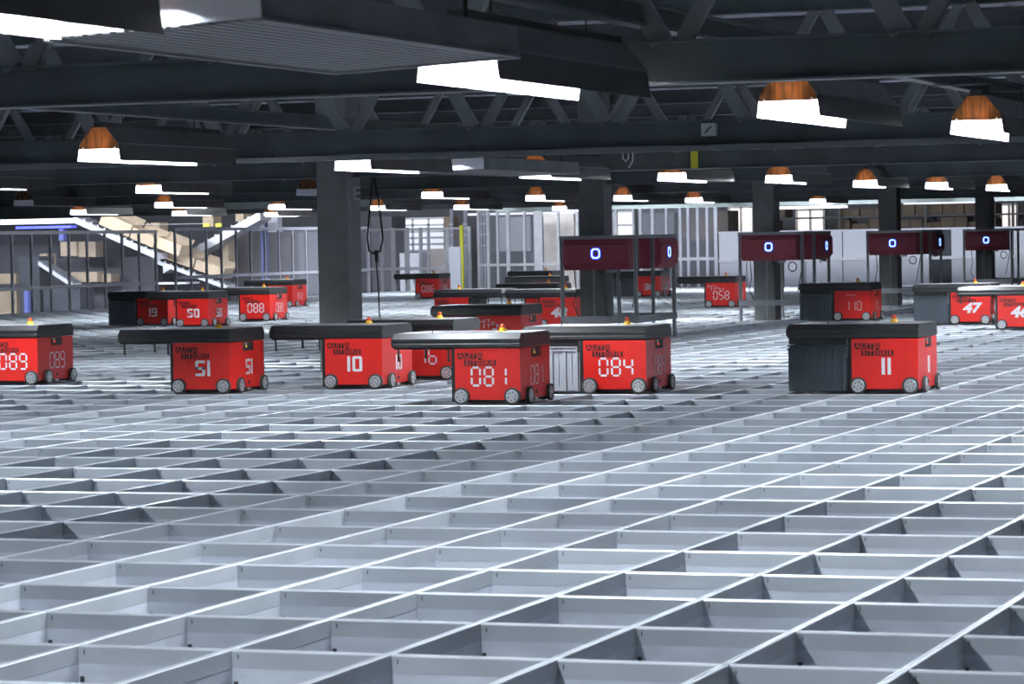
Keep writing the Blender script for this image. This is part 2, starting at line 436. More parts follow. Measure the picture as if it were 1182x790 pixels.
M['alu2'] = mat('ribbed_sheet', (.26, .26, .27), .5, .3, .08, 4)
ribbed_box(-.47, -2.10, -.36, 1.632, 'large ribbed sheet metal box hanging in front of the biggest strip lamp', tilt=math.radians(-2.6))
ribbed_box(-5.22, 12.25, 14.40, 1.632, 'smaller-looking ribbed sheet metal box hanging beyond the nearest column', tilt=math.radians(-1))

# tray with wires under the second truss
t = thing('wire_tray', (0, 9.23, 1.640), 'long thin wire tray running under the second roof truss', 'wire tray')
b = MB(); b.box(-8.5, 1, -.09, -.075, .0, .03, M['flange']); b.box(-8.5, 1, .075, .09, .0, .03, M['flange']); b.build('side_rail', t)
b = MB()
for k in range(38): b.bar((-8.4 + k * .25, -.08, .008), (-8.36 + k * .25, .08, .008), .03, .012, M['alu'], up=(0, 0, 1))
b.build('rungs', t)
b = MB()
for q in range(3): b.tube([(-8.4 + .5 * k, -.03 + .03 * q + .012 * math.sin(k * 1.7 + q), .025 + .008 * math.sin(k * 2.1 + q)) for k in range(20)], .007, 6, M['cable'])
b.build('wires', t)
b = MB()
for k in range(7): b.cyl((-8 + 1.4 * k, -.08, .03), (-8 + 1.4 * k, -.08, .045), .004, 6, M['cable'])
b.build('hangers', t)

# small things on the steelwork
p = at(820, 150, Y=9.20)
t = thing('junction_box', (p.x, 9.20, p.z), 'small square grey junction box on the second truss', 'junction box')
b = MB(); b.box(-.045, .045, -.05, 0, -.038, .04, M['paper']); bevel(b.build('housing', t), .006)
b = MB(); b.tube([(0.02, -.051, .02), (0, -.056, .0), (-.02, -.051, -.02)], .004, 6, M['cable']); b.build('cord', t)
p = at(801, 184, Y=16.5)
b = MB(); b.box(-.03, .03, -.012, 0, -.075, .07, M['yellowpaint']); o = b.build('yellow_tag', None, (p.x, 16.52, p.z)); tag(o, 'bright yellow tag hanging on the third truss', 'tag')
p = at(728, 180, Y=16.5)
b = MB(); b.tube([(-.07, 0, .04), (-.07, 0, -.02), (-.045, 0, -.045), (-.02, 0, -.02), (-.02, 0, .03), (0, 0, .045), (.02, 0, .02), (.015, 0, -.05), (-.02, 0, -.1)], .006, 6, M['whitecable'])
tag(b.build('white_cable', None, (p.x, 16.5, p.z)), 'short white cable looped under the third truss', 'cable')
t = thing('wall_socket', (-7.765, 16.6, 1.56), 'grey wall socket on the side of the nearest column', 'socket')
b = MB(); b.box(0, .04, -.06, .06, -.06, .06, M['paper']); bevel(b.build('housing', t), .006)
b = MB()
for i in (-1, 1):
    for j in (-1, 1): b.box(.04, .043, .025 * i - .015, .025 * i + .015, .025 * j - .015, .025 * j + .015, M['cover'])
b.build('outlets', t)
# looped black cable
t = thing('hanging_cable', (-7.15, 16.66, .42), 'black cable hanging in a loop right of the nearest column', 'cable')
def cp(x, y): p = at(x, y, Y=16.66); return (p.x + 7.15, 0, p.z - .42)
b = MB(); b.tube([cp(428, 194), cp(430, 205), cp(427, 240), cp(424, 275), cp(426, 290), cp(432, 293), cp(439, 290), cp(442, 275), cp(438, 240), cp(432, 205), cp(432, 194)], .009, 8, M['cable']); b.build('loop', t)
b = MB(); b.tube([cp(434, 291), cp(435, 310), cp(437, 335), cp(438, 366)], .007, 8, M['cable']); b.build('tail', t)
b = MB(); b.cyl(cp(434, 289), cp(435, 303), .018, 8, M['cable']); b.cyl(cp(430, 198), cp(431, 207), .017, 8, M['cable']); b.build('knots', t)

# ------------------------------------------------------------------ lettering
def text_mesh(body, size, bold=0, shear=0, sx=1.0, name='text', m=None, extrude=.0006):
    c = bpy.data.curves.new(name, 'FONT'); c.body = body; c.size = size; c.offset = bold; c.shear = shear; c.extrude = extrude
    c.align_x = 'CENTER'; c.align_y = 'CENTER'; c.resolution_u = 3
    o = bpy.data.objects.new(name, c); COL.objects.link(o)
    dg = bpy.context.evaluated_depsgraph_get(); dg.update()
    me = bpy.data.meshes.new_from_object(o.evaluated_get(dg)); me.name = name
    bpy.data.objects.remove(o)
    me.transform(Matrix.Diagonal((sx, 1, 1, 1)))
    me.transform(Matrix.Rotation(PI / 2, 4, 'X'))       # stands upright, reads from -y
    me.materials.clear(); me.materials.append(m or M['digit'])
    return me
SEG = {'0': 'abcdef', '1': 'bc', '2': 'abged', '3': 'abgcd', '4': 'fgbc', '5': 'afgcd', '6': 'afgecd', '7': 'abc', '8': 'abcdefg', '9': 'abcdfg'}
def lcd_mesh(num, w, h, t, pitch, gap, m):
    b = MB(); x0 = -((len(num) - 1) * pitch + w) / 2
    def seg(ax, az, bx, bz):
        dx, dz = bx - ax, bz - az; L = math.hypot(dx, dz); dx /= L; dz /= L; nx, nz = -dz, dx; g = gap + t * .35; q = t / 2
        P = [(ax + dx * g, az + dz * g), (ax + dx * (g + q * .6) + nx * q, az + dz * (g + q * .6) + nz * q), (bx - dx * (g + q * .6) + nx * q, bz - dz * (g + q * .6) + nz * q),
             (bx - dx * g, bz - dz * g), (bx - dx * (g + q * .6) - nx * q, bz - dz * (g + q * .6) - nz * q), (ax + dx * (g + q * .6) - nx * q, az + dz * (g + q * .6) - nz * q)]
        b.prism(P, 'y', -.0006, .0006, m)
    for k, ch in enumerate(num):
        x = x0 + k * pitch; l, r = x + t / 2, x + w - t / 2; B, Mi, T = -h / 2 + t / 2, 0, h / 2 - t / 2
        S = dict(a=(l, T, r, T), b=(r, Mi, r, T), c=(r, B, r, Mi), d=(l, B, r, B), e=(l, B, l, Mi), f=(l, Mi, l, T), g=(l, Mi, r, Mi))
        for s in SEG[ch]: seg(*S[s])
    return b.mesh('number')
def block_mesh(num, w, h, t, gap, m):
    # wide extended numerals drawn with thick joined strokes and cut corners
    b = MB(); ws = [(t if ch == '1' else w) for ch in num]; x = -(sum(ws) + gap * (len(num) - 1)) / 2
    def bx(x0, x1, z0, z1, c=''):
        k = t * .45; P = []
        for cx, cz, q in ((x0, z0, 'bl'), (x1, z0, 'br'), (x1, z1, 'tr'), (x0, z1, 'tl')):
            if q in c.split():
                dx = k if cx == x0 else -k; dz = k if cz == z0 else -k
                A, B_ = (cx, cz + dz), (cx + dx, cz)
                P += [A, B_] if q in ('bl', 'tr') else [B_, A]
            else: P.append((cx, cz))
        b.prism(P, 'y', -.0006, .0006, m)
    for ch, ww in zip(num, ws):
        l, r, B, T = x, x + ww, -h / 2, h / 2; tz = t * .82; mz = tz / 2
        if ch == '1': bx(l, r, B, T)
        else:
            S = SEG[ch]
            if 'a' in S: bx(l, r, T - tz, T, ('tl ' if 'f' in S else '') + ('tr' if 'b' in S else ''))
            if 'd' in S: bx(l, r, B, B + tz, ('bl ' if 'e' in S else '') + ('br' if 'c' in S else ''))
            if 'g' in S: bx(l, r, -mz, mz)
            if 'f' in S: bx(l, l + t, -mz if 'g' in S else 0, T - tz)
            if 'b' in S: bx(r - t, r, -mz if 'g' in S else 0, T - tz)
            if 'e' in S: bx(l, l + t, B + tz, mz if 'g' in S else 0)
            if 'c' in S: bx(r - t, r, B + tz, mz if 'g' in S else 0)
        x += ww + gap
    return b.mesh('number')
NUMS = {}
def number_mesh(num, style, side):
    key = (num, style, side)
    if key not in NUMS:
        if style == 'lcd':
            NUMS[key] = lcd_mesh(num, .076, .138, .0150, .094, .001, M['digit']) if not side else lcd_mesh(num, .074, .135, .0095, .094, .001, M['digit'])
        elif style == 'thin': NUMS[key] = lcd_mesh(num, .062, .118, .0085, .080, .001, M['digit'])
        elif style == 'block': NUMS[key] = block_mesh(num, .082, .118, .024, .018, M['digit'])
        else: NUMS[key] = text_mesh(num, .165, .0075, .18, 1.22, 'number')
    return NUMS[key]
# the maker's mark: dark tiles with the letters AUTO over STORE
def logo_mesh(style):
    b = MB(); T, P_ = .041, .0475
    tile = M['black'] if style == 'dark' else None
    pos = [(0, 1, 'A'), (1, 1, 'U'), (2, 1, 'T'), (3, .5, 'O'), (1, 0, 'S'), (2, 0, 'T'), (4, 0, 'R'), (5, 0, 'E')]
    me_list = []
    for cx, cz, ch in pos:
        x, z = cx * P_ + T / 2, cz * P_ + T / 2
        if tile: b.box(x - T / 2, x + T / 2, -.0005, .0005, z - T / 2, z + T / 2, tile)
    if tile:
        for q in range(3):      # dashes above and below the O tile
            b.box(3 * P_, 3 * P_ + T, -.0005, .0005, P_ / 2 + T + .004 + q * .0075, P_ / 2 + T + .008 + q * .0075, tile)
            b.box(3 * P_, 3 * P_ + T, -.0005, .0005, .0 + q * .0075, q * .0075 + .004, tile)
    bm = bmesh.new()
    base = b.mesh('logo') if tile else None
    mats = [M['black']] if tile else []
    letter = M['red'] if tile else M['digit']
    mats.append(letter)
    if base: bm.from_mesh(base)
    for cx, cz, ch in pos:
        tm = text_mesh(ch, .046, .0010, 0, 1.08, 'letter', letter)
        tm.transform(Matrix.Translation((cx * P_ + T / 2, -.0012, cz * P_ + T / 2)))
        n0 = len(bm.faces); bm.from_mesh(tm); bm.faces.ensure_lookup_table()
        for f in bm.faces[n0:]: f.material_index = len(mats) - 1
    me = bpy.data.meshes.new('logo'); bm.to_mesh(me); bm.free()
    for q in mats: me.materials.append(q)
    return me
LOGO = {'dark': logo_mesh('dark'), 'white': logo_mesh('white')}
LOGO['thin'] = text_mesh('AutoStore', .030, 0, 0, 1.0, 'logo'); 

# ------------------------------------------------------------------ robots
XL, XR, YF, YB = -.235, .24, -.31, .31
b = MB(); b.box(XL, XR, YF, YB, .035, .388, M['red']); BODY = b.mesh('body')
b = MB(); b.box(XL - .026, XL, YF + .004, YB - .004, .02, .388, M['black']); SIDE = b.mesh('side_frame')
b = MB(); b.box(XL + .03, XR - .03, YF + .03, YB - .03, .012, .036, M['black']); CHAS = b.mesh('chassis')
# lid: chamfered slab over two cells
lp = [(-.315, .392), (-.318, .398), (-.318, .418), (-.314, .422), (-.314, .430), (-.318, .434), (-.318, .452), (-.290, .490), (.290, .490), (.318, .452), (.318, .398), (.315, .392)]
b = MB(); n = len(lp)
secs = [(-.715, .90, .015), (-.690, 1.0, 0), (XR + .004, 1.0, 0)]
vs = []
for X_, sc_, dz in secs:
    for (y, z) in lp:
        zz = z if not dz else (.392 + .49) / 2 + (z - (.392 + .49) / 2) * .62
        vs.append((X_, y * (sc_ if dz else 1) / 1, zz))
fs = [(k * n + i, k * n + (i + 1) % n, (k + 1) * n + (i + 1) % n, (k + 1) * n + i) for k in range(2) for i in range(n)] + [tuple(range(n - 1, -1, -1)), tuple(range(2 * n, 3 * n))]
b.add(vs, fs, M['lid']); LID = b.mesh('lid')
b = MB(); b.prism([(-.670, -.27), (-.64, -.285), (XR - .02, -.285), (XR - .02, .285), (-.64, .285), (-.670, .27)], 'z', .489, .4925, M['lidtop']); TOP = b.mesh('lit_lid_top')  # top of the black lid coloured grey for the light on it
# wheels
def wheel(axis):
    b = MB(); r = .059; n = 28
    def P(rad, a, d): 
        c, s = rad * math.cos(a), rad * math.sin(a)
        return (c, d, s) if axis == 'y' else (d, c, s)
    sgn = -1 if axis == 'y' else 1
    rings = [(r * .97, 0), (r, .004), (r, .020), (r * .97, .024), (r * .80, .0245), (r * .78, .0215)]
    vs = []; fs = []
    for rad, d in rings: vs += [P(rad, 2 * PI * k / n, sgn * d) for k in range(n)]
    for q in range(len(rings) - 1):
        for k in range(n): fs.append((q * n + k, q * n + (k + 1) % n, (q + 1) * n + (k + 1) % n, (q + 1) * n + k))
    fs.append(tuple(range(n)))
    b.add(vs, fs, M['tyre'])
    vs = [P(r * .78, 2 * PI * k / n, sgn * .0215) for k in range(n)] + [P(r * .70, 2 * PI * k / n, sgn * .025) for k in range(n)] + [P(r * .25, 2 * PI * k / n, sgn * .023) for k in range(n)] + [P(r * .2, 2 * PI * k / n, sgn * .027) for k in range(n)]
    fs = [(q * n + k, q * n + (k + 1) % n, (q + 1) * n + (k + 1) % n, (q + 1) * n + k) for q in range(3) for k in range(n)] + [tuple(range(3 * n, 4 * n))]
    b.add(vs, fs, M['hub'])
    for k in range(6):
        a = 2 * PI * k / 6 + .3; c = Vector(P(r * .47, a, sgn * .024)); d = Vector(P(r * .47, a, sgn * .0262)); b.cyl(c, d, .0048, 8, M['tyre'])
    return b.mesh('wheel')
WY, WX = wheel('y'), wheel('x')
b = MB(); b.box(0, .002, -.105, .085, .318, .384, M['black']); b.box(.002, .004, -.05, .02, .325, .340, M['tyre']); b.box(.0018, .0035, -.08, -.03, .36, .38, M['alu']); WIN = b.mesh('sensor_window')
b = MB(); b.cyl((.004, -.052, .35), (.006, -.052, .35), .008, 8, M['ledred']); LEDR = b.mesh('status_light')
b = MB(); b.cyl((.004, -.052, .35), (.006, -.052, .35), .008, 8, M['ledamber']); LEDA = b.mesh('status_light')
b = MB(); b.cyl((0, 0, .4925), (0, 0, .515), .030, 16, M['yellow'], .022); b.cyl((0, 0, .515), (0, 0, .520), .017, 12, M['yellow']); BEA = b.mesh('beacon')
b = MB(); b.cyl((0, 0, .520), (0, 0, .537), .017, 14, M['orange']); b.cyl((0, 0, .537), (0, 0, .546), .017, 14, M['orange'], .009); CAP = b.mesh('beacon_cap')
b = MB(); b.cyl((0, 0, .4925), (0, 0, .532), .0025, 6, M['black']); ANT = b.mesh('antenna')
b = MB(); b.box(-.60, -.36, -.22, .22, .378, .392, M['black']); b.box(-.69, -.27, -.29, -.25, .382, .392, M['black']); b.box(-.69, -.27, .25, .29, .382, .392, M['black']); GRP = b.mesh('gripper_plate')
b = MB(); b.box(-.695, -.277, -.285, .285, .352, .392, M['black']); b.box(-.275, -.268, -.29, -.283, .25, .39, M['alu']); GRPB = b.mesh('gripper_plate')
b = MB(); b.box(-.006, .006, -.006, .006, .300, .385, M['tyre']); b.box(-.004, .014, -.004, .004, .296, .304, M['tyre']); HOOK = b.mesh('hook')
b = MB(); b.cyl((XR, .02, .075), (XR + .004, .02, .075), .013, 12, M['black']); b.box(XR, XR + .003, -.01, .045, .02, .035, M['hub']); SOCK = b.mesh('charging_socket')

def bin_mesh(m, inner):
    b = MB(); x0, x1, y0, y1, z0, z1 = -.700, -.272, -.295, .295, .015, .345
    t = .006
    b.box(x0 + .012, x1 - .012, y0 + .012, y0 + .012 + t, z0, z1, m); b.box(x0 + .012, x1 - .012, y1 - .018, y1 - .012, z0, z1, m)
    b.box(x0 + .012, x0 + .018, y0 + .012, y1 - .012, z0, z1, m); b.box(x1 - .018, x1 - .012, y0 + .012, y1 - .012, z0, z1, m); b.box(x0 + .012, x1 - .012, y0 + .012, y1 - .012, z0, z0 + t, m)
    # ribs and corner posts, rolled rim
    for k in range(5):
        xx = x0 + .012 + k * (x1 - x0 - .024) / 4
        for yy in (y0, y1 - .012): b.box(xx - .010 + (.010 if k == 0 else 0) - (.010 if k == 4 else 0), xx + .010 + (.010 if k == 0 else 0) - (.010 if k == 4 else 0), yy, yy + .012, z0 + .004, z1 - .02, m)
        if k < 4:
            xc = xx + (x1 - x0 - .024) / 8; b.box(xc - .003, xc + .003, y0 + .006, y0 + .012, z0 + .05, z1 - .05, m)
    for k in range(6):
        yy = y0 + .02 + k * (y1 - y0 - .04) / 5
        b.box(x0, x0 + .012, yy - .009, yy + .009, z0 + .004, z1 - .02, m); b.box(x1 - .012, x1, yy - .009, yy + .009, z0 + .004, z1 - .02, m)
    return b.mesh('bin_shell')
def rim_mesh(m):
    b = MB(); x0, x1, y0, y1, z1 = -.704, -.268, -.300, .300, .345
    for z in (z1 - .010, z1 - .034):
        b.box(x0, x1, y0, y0 + .016, z, z + .009, m); b.box(x0, x1, y1 - .016, y1, z, z + .009, m); b.box(x0, x0 + .016, y0, y1, z, z + .009, m); b.box(x1 - .016, x1, y0, y1, z, z + .009, m)
    return b.mesh('rim')
BIN = {'light': (bin_mesh(M['binlight'], 0), rim_mesh(M['binlight'])), 'dark': (bin_mesh(M['bindark'], 0), rim_mesh(M['bindark']))}

def robot(num, style, logo, px, py, label, binc=None, edge='r', snap=True, z=0, bin_label=None, led='red', beacon=(0, .02), flip=False):
    """px,py: pixel of the front-bottom corner (edge 'r' right / 'l' left of the red body) at height z"""
    p = at(px, py, z=z)
    x = p.x - (XR if edge == 'r' else XL); y = p.y - YF
    if flip: x = p.x + (XL if edge == 'r' else XR)
    j = round((p.y + .02) / CY); yy = j * CY + .31 + .028
    if snap and abs(yy - y) < .26: y = yy
    t = thing('grid_robot', (x, y, .001), label, 'robot', 'red grid robots', rz=PI if flip else 0)
    if flip:
        w = link('number', number_mesh(num, style, False), t, (0, YB + .0016, .195)); w.rotation_euler = (0, 0, PI); w['label'] = 'white number ' + num
        w = link('logo', LOGO[logo], t, (XR - .022, YB + .0016, .268)); w.rotation_euler = (0, 0, PI); logo = None
    link('body', BODY, t); link('side_frame', SIDE, t); link('chassis', CHAS, t)['label'] = 'black underside'
    bevel(link('lid', LID, t), .006, 2)
    link('lit_lid_top', TOP, t)
    for wx in (XL + .048, XR - .055):
        link('wheel', WY, t, (wx, YF, .060))
        w = link('wheel', WY, t, (wx, YB, .060)); w.rotation_euler = (0, 0, PI)
    for wy in (YF + .16, YB - .035):
        link('wheel', WX, t, (XR, wy, .060))
        w = link('wheel', WX, t, (XL - .026, wy, .060)); w.rotation_euler = (0, 0, PI)
    if num:
        link('number', number_mesh(num, style, False), t, (.012, YF - .0016, .195))['label'] = 'white number ' + num
        w = link('number', number_mesh(num, style, True), t, (XR + .0016, .03, .195)); w.rotation_euler = (0, 0, PI / 2); w['label'] = 'white number ' + num + ' on the right side'
    if logo:
        if logo == 'thin': link('logo', LOGO[logo], t, (-.02, YF - .0016, .335))
        else: link('logo', LOGO[logo], t, (XL + .022, YF - .0016, .268))
    link('sensor_window', WIN, t, (XR, .03, 0)); link('status_light', LEDR if led == 'red' else LEDA, t, (XR, .03, 0))
    bc = link('beacon', BEA, t, (beacon[0], beacon[1], 0)); cc = link('cap', CAP, bc); cc['label'] = 'red lens cap'
    link('antenna', ANT, t, (-.42, -.24, 0)); link('charging_socket', SOCK, t)
    g = link('gripper_plate', GRPB if binc else GRP, t)
    if binc:
        q = thing('storage_bin', (x, y, .001), bin_label, 'bin', 'storage bins carried by robots')
        link('bin_shell', BIN[binc][0], q); link('rim', BIN[binc][1], q)
    else:
        for hx, hy in ((-.67, -.26), (-.30, -.26), (-.67, .26), (-.30, .26)): link('hook', HOOK, t, (hx, hy, 0))
    return t

robot('089', 'lcd', 'dark', 33, 446, 'red robot number 089, cut off by the left edge')
robot('51', 'block', 'dark', 195, 456, 'red robot number 51 with an empty black arm', edge='l', led='amber')
robot('10', 'block', 'dark', 439, 450, 'red robot number 10 in front of the nearest column')
robot('16', 'lcd', 'dark', 518, 440, 'red robot half hidden between robots 10 and 081, showing number 16')
robot('081', 'lcd', 'dark', 606.5, 467, 'red robot number 081, the nearest one in the centre', led='amber')
robot('084', 'lcd', 'dark', 753, 454, 'red robot number 084 carrying a pale grey bin', 'light', bin_label='pale grey ribbed bin carried by robot 084')
robot('11', 'block', 'dark', 1061, 455, 'red robot number 11 carrying a dark bin, nearest on the right', 'dark', bin_label='dark blue-grey ribbed bin carried by robot 11')
robot('110', 'thin', 'thin', 1003, 371, 'red robot number 110 carrying a dark bin behind robot 11', 'dark', bin_label='dark grey ribbed bin carried by robot 110')
robot('47', 'italic', 'dark', 1098, 375, 'red robot number 47 with a dark bin, at right', 'dark', edge='l', bin_label='dark grey ribbed bin carried by robot 47')
robot('46', 'italic', 'dark', 1152, 381, 'red robot number 46, cut off by the right edge', edge='l')
robot('058', 'lcd', 'white', 852, 355, 'bright red robot number 058 left of the aluminium frame')
robot('19', 'block', 'dark', 159, 377, 'red robot number 19 with a dark bin, partly behind robot 50', 'dark', edge='l', bin_label='dark blue-grey ribbed bin carried by robot 19')
robot('50', 'block', 'dark', 241, 378, 'dark red robot number 50 in shade behind robot 51')
robot('088', 'lcd', 'dark', 312, 371, 'red robot number 088 left of the nearest column')
robot('012', 'thin', None, 338, 355, 'small far red robot behind robot 088', snap=False)
robot('086', 'lcd', 'dark', 507, 345, 'small far red robot number 086 by the back fence')
robot('35', 'lcd', 'white', 594, 365, 'red robot behind robot 081 with white lettering under its lid', z=.39)
robot('18', 'lcd', 'dark', 497, 379, 'red robot mostly hidden behind others, its grey lid left of robot 48', edge='l', flip=True)
robot('48', 'italic', 'dark', 667, 379, 'red robot number 48 standing left of the framed column')
robot('', '', None, 643, 335.5, 'far robot with black lid left of the framed column, lowest of three', z=.39, snap=False)
robot('', '', None, 643, 326, 'far robot with pale grey lid left of the framed column, middle of three', z=.39, snap=False)
robot('', '', None, 637, 318.5, 'far robot with black lid left of the framed column, uppermost of three', z=.39, snap=False)
robot('38', 'block', None, 763, 343, 'dark red robot number 38 seen through the aluminium frame', 'dark', bin_label='dark ribbed bin seen behind the framed column')

# ------------------------------------------------------------------ aluminium frames round the columns, with display boxes
def led_zero(w, h):
    b = MB()
    def ring(w, h, t, m, y0, y1, c):
        o_ = [(-w / 2 + c, -h / 2), (w / 2 - c, -h / 2), (w / 2, -h / 2 + c), (w / 2, h / 2 - c), (w / 2 - c, h / 2), (-w / 2 + c, h / 2), (-w / 2, h / 2 - c), (-w / 2, -h / 2 + c)]
        i_ = [(x * (w - 2 * t) / w, z * (h - 2 * t) / h) for x, z in o_]
        n = 8; vs = [(x, y0, z) for x, z in o_] + [(x, y0, z) for x, z in i_] + [(x, y1, z) for x, z in o_] + [(x, y1, z) for x, z in i_]
        fs = []
        for k in range(n):
            q = (k + 1) % n
            fs += [(k, q, n + q, n + k), (2 * n + k, 3 * n + k, 3 * n + q, 2 * n + q), (k, 2 * n + k, 2 * n + q, q), (n + k, n + q, 3 * n + q, 3 * n + k)]
        b.add(vs, fs, m)
    ring(w + .022, h + .022, .036, M['ledhalo'], -.002, 0, .028)  # wider blue ring paints the halo of the digit's glow
    ring(w, h, .013, M['ledcore'], -.004, -.0021, .022)
    return b.mesh('display_digit')
ZERO = led_zero(.098, .108)
def display_box(loc, rz, lab, L=.74):
    t = thing('display_box', loc, lab, 'display box', 'maroon display boxes', rz=rz)
    h = .36; D = .25
    prof_ = [(0, .07), (0, h - .07), (.055, h), (D, h), (D, 0), (.055, 0)]
    b = MB(); b.prism(prof_, 'x', -L / 2 + .02, L / 2 - .02, M['maroon']); bevel(b.build('housing', t), .006)
    for s in (-1, 1):
        b = MB(); b.prism([(y * 1.0 + (-.006 if y == 0 else .0), z) for y, z in prof_], 'x', s * (L / 2 - .012) - .014, s * (L / 2 - .012) + .014, M['maroon'])
        b.build('end_cap', t)
    b = MB(); b.box(-L / 2 + .04, L / 2 - .04, -.0015, 0, h - .085, h - .075, M['maroondark']); b.build('seam', t)
    link('display_digit', ZERO, t, (.0, -.002, h / 2))['label'] = 'glowing blue zero'
    b = MB(); b.tube([(.02, .1, 0), (.03, .09, -.05), (.06, .1, -.04)], .006, 6, M['cable']); b.box(.1, .2, .05, .1, -.03, 0, M['alu']); b.build('cable_gland', t)
    return t
def frame(yf, lab, lab1, lab2, x0=-8.175, x1=-7.335, dep=1.42, side=True, zt=1.155, zlow=.24):
    t = thing('column_frame', (x0, yf, 0), lab, 'frame', 'aluminium frames round the columns')
    w = x1 - x0; s = .036
    for (x, y) in ((0, 0), (w, 0), (0, dep), (w, dep), (w, dep * .44), (.19, dep)):
        b = MB(); b.box(x - s / 2, x + s / 2, y - s / 2, y + s / 2, 0.001, zt, M['alu'])
        b.box(x - .004, x + .004, y - s / 2 - .001, y - s / 2, 0.01, zt - .01, M['cover']); b.build('post', t)
    for z, hh in ((zlow, .075), (zt - .02, .04)):
        b = MB(); b.box(-s / 2, w + s / 2, -s / 2 - .012, -s / 2, z - hh / 2, z + hh / 2, M['alu']); b.build('front_rail', t)
        b = MB(); b.box(w + s / 2, w + s / 2 + .012, -s / 2, dep + s / 2, z - hh / 2, z + hh / 2, M['alu']); b.build('side_rail', t)
        b = MB(); b.box(-s / 2, w + s / 2, dep + s / 2, dep + s / 2 + .012, z - hh / 2, z + hh / 2, M['alu']); b.build('rear_rail', t)
    b = MB(); b.cyl((.36, .0, .04), (.36, 0, zt - .36), .011, 8, M['alu']); b.build('conduit', t)
    b = MB()
    pts = [(w - .16 + .055 * math.cos(a), .1, zt - .46 + .06 * math.sin(a)) for a in [k * .5 for k in range(14)]]; b.tube(pts, .007, 6, M['cable'])
    b.tube([(.12, .05, zt - .36), (.14, .05, zt - .6), (.10, .06, zt - .75), (.17, .06, zt - .9)], .006, 6, M['cable'])
    b.tube([(w - .12, .5, zt - .36), (w - .16, .5, zt - .6), (w - .20, .5, zt - .8)], .006, 6, M['cable'])
    b.build('cable', t)
    display_box((x0 + w / 2 - .02, yf - .06 + .02, zt - .375), 0, lab1)
    if side: display_box((x1 + .06, yf + dep - .36, zt - .375), PI / 2, lab2, L=.66)
    return t
FR = [(23.45, 'aluminium frame round the column behind robot 084', 'maroon display box above robot 084, facing the camera', 'maroon display box above robot 38, turned to the right'),
      (30.7, 'aluminium frame round the column between robots 058 and 110', 'maroon display box on the frame left of robot 110', 'maroon display box turned right, above the lid of robot 110'),
      (38.0, 'aluminium frame round the column behind robot 110', 'maroon display box on the third frame, above robot 110', 'maroon display box turned right on the third frame'),
      (45.4, 'aluminium frame farthest back, behind robot 47', 'maroon display box farthest right, above robot 47', None)]
for k, (yf, a, b_, c_) in enumerate(FR): frame(yf, a, b_, c_, side=(k < 3), zt=(1.155, 1.165, 1.16, 1.16)[k])

# ------------------------------------------------------------------ fences at the edges of the grid
def fence_y(X, y0, y1, m, lab, zt, zm, step=.705, s=.042, bottom=True):
    t = thing('edge_fence', (X, y0, 0), lab, 'fence', 'fences at the edge of the grid')
    n = int(round((y1 - y0) / step)); L = n * step
    for k in range(n + 1):
        b = MB(); b.box(-s / 2, s / 2, k * step - s / 2, k * step + s / 2, -.02, zt, m); b.build('post', t)
    for z in (zt, zm):
        b = MB(); b.box(-s / 2 - .01, s / 2 + .01, -.03, L + .03, z - .03, z + .03, m); b.build('rail', t)
    b = MB(); b.box(-.003, .003, 0, L, .02, zt - .03, M['pane']); b.build('clear_panel', t)
    return t
fence_y(-23.75, 37.3, 45.1, M['fence'], 'dark grey fence with clear panels at the left edge', 1.40, .42)
fence_y(-23.75, 45.9, 55.9, M['fencelight'], 'pale metal fence with thin uprights left of the nearest column', 1.44, .50)
def fence_x(y, pxs, rails, lab, m, zt, s=.04, panes=True):
    xs = [at(px, 300, Y=y).x for px, w in pxs]; x0 = xs[0]
    t = thing('edge_fence', (x0, y, 0), lab, 'fence', 'fences at the edge of the grid')
    for (px, w), x in zip(pxs, xs):
        b = MB(); b.box(x - x0 - w / 2, x - x0 + w / 2, -.03, .03, -.02, zt, m); b.build('post', t)
    for z, hh in rails:
        b = MB(); b.box(0, xs[-1] - x0, -.045, -.02, z - hh / 2, z + hh / 2, m); b.build('rail', t)
    if panes:
        b = MB(); b.box(0, xs[-1] - x0, .0, .006, .02, zt - .03, M['pane']); b.build('clear_panel', t)
    return t
fence_x(57.3, [(425, .05), (441, .06), (454, .1), (470, .1), (486, .07), (495, .05), (517, .09), (542, .07)], [(1.40, .05), (.50, .07)], 'pale fence with uprights and two rails, right of the nearest column', M['fence'], 1.44)
fence_x(57.6, [(553, .06), (564, .07), (575, .05), (587, .08), (606, .05), (622, .2), (645, .05), (667, .06), (712, .06), (732, .05)], [(1.82, .06), (.55, .06)], 'tall clear-panelled fence left of the framed column', M['fence'], 1.84)
fence_x(57.4, [(740, .07), (754, .07), (770, .05), (786, .06), (795, .06), (806, .06), (817, .06), (827, .08)], [(1.82, .06), (.62, .07)], 'tall fence of grey uprights behind robot 058', M['fencelight'], 1.84)
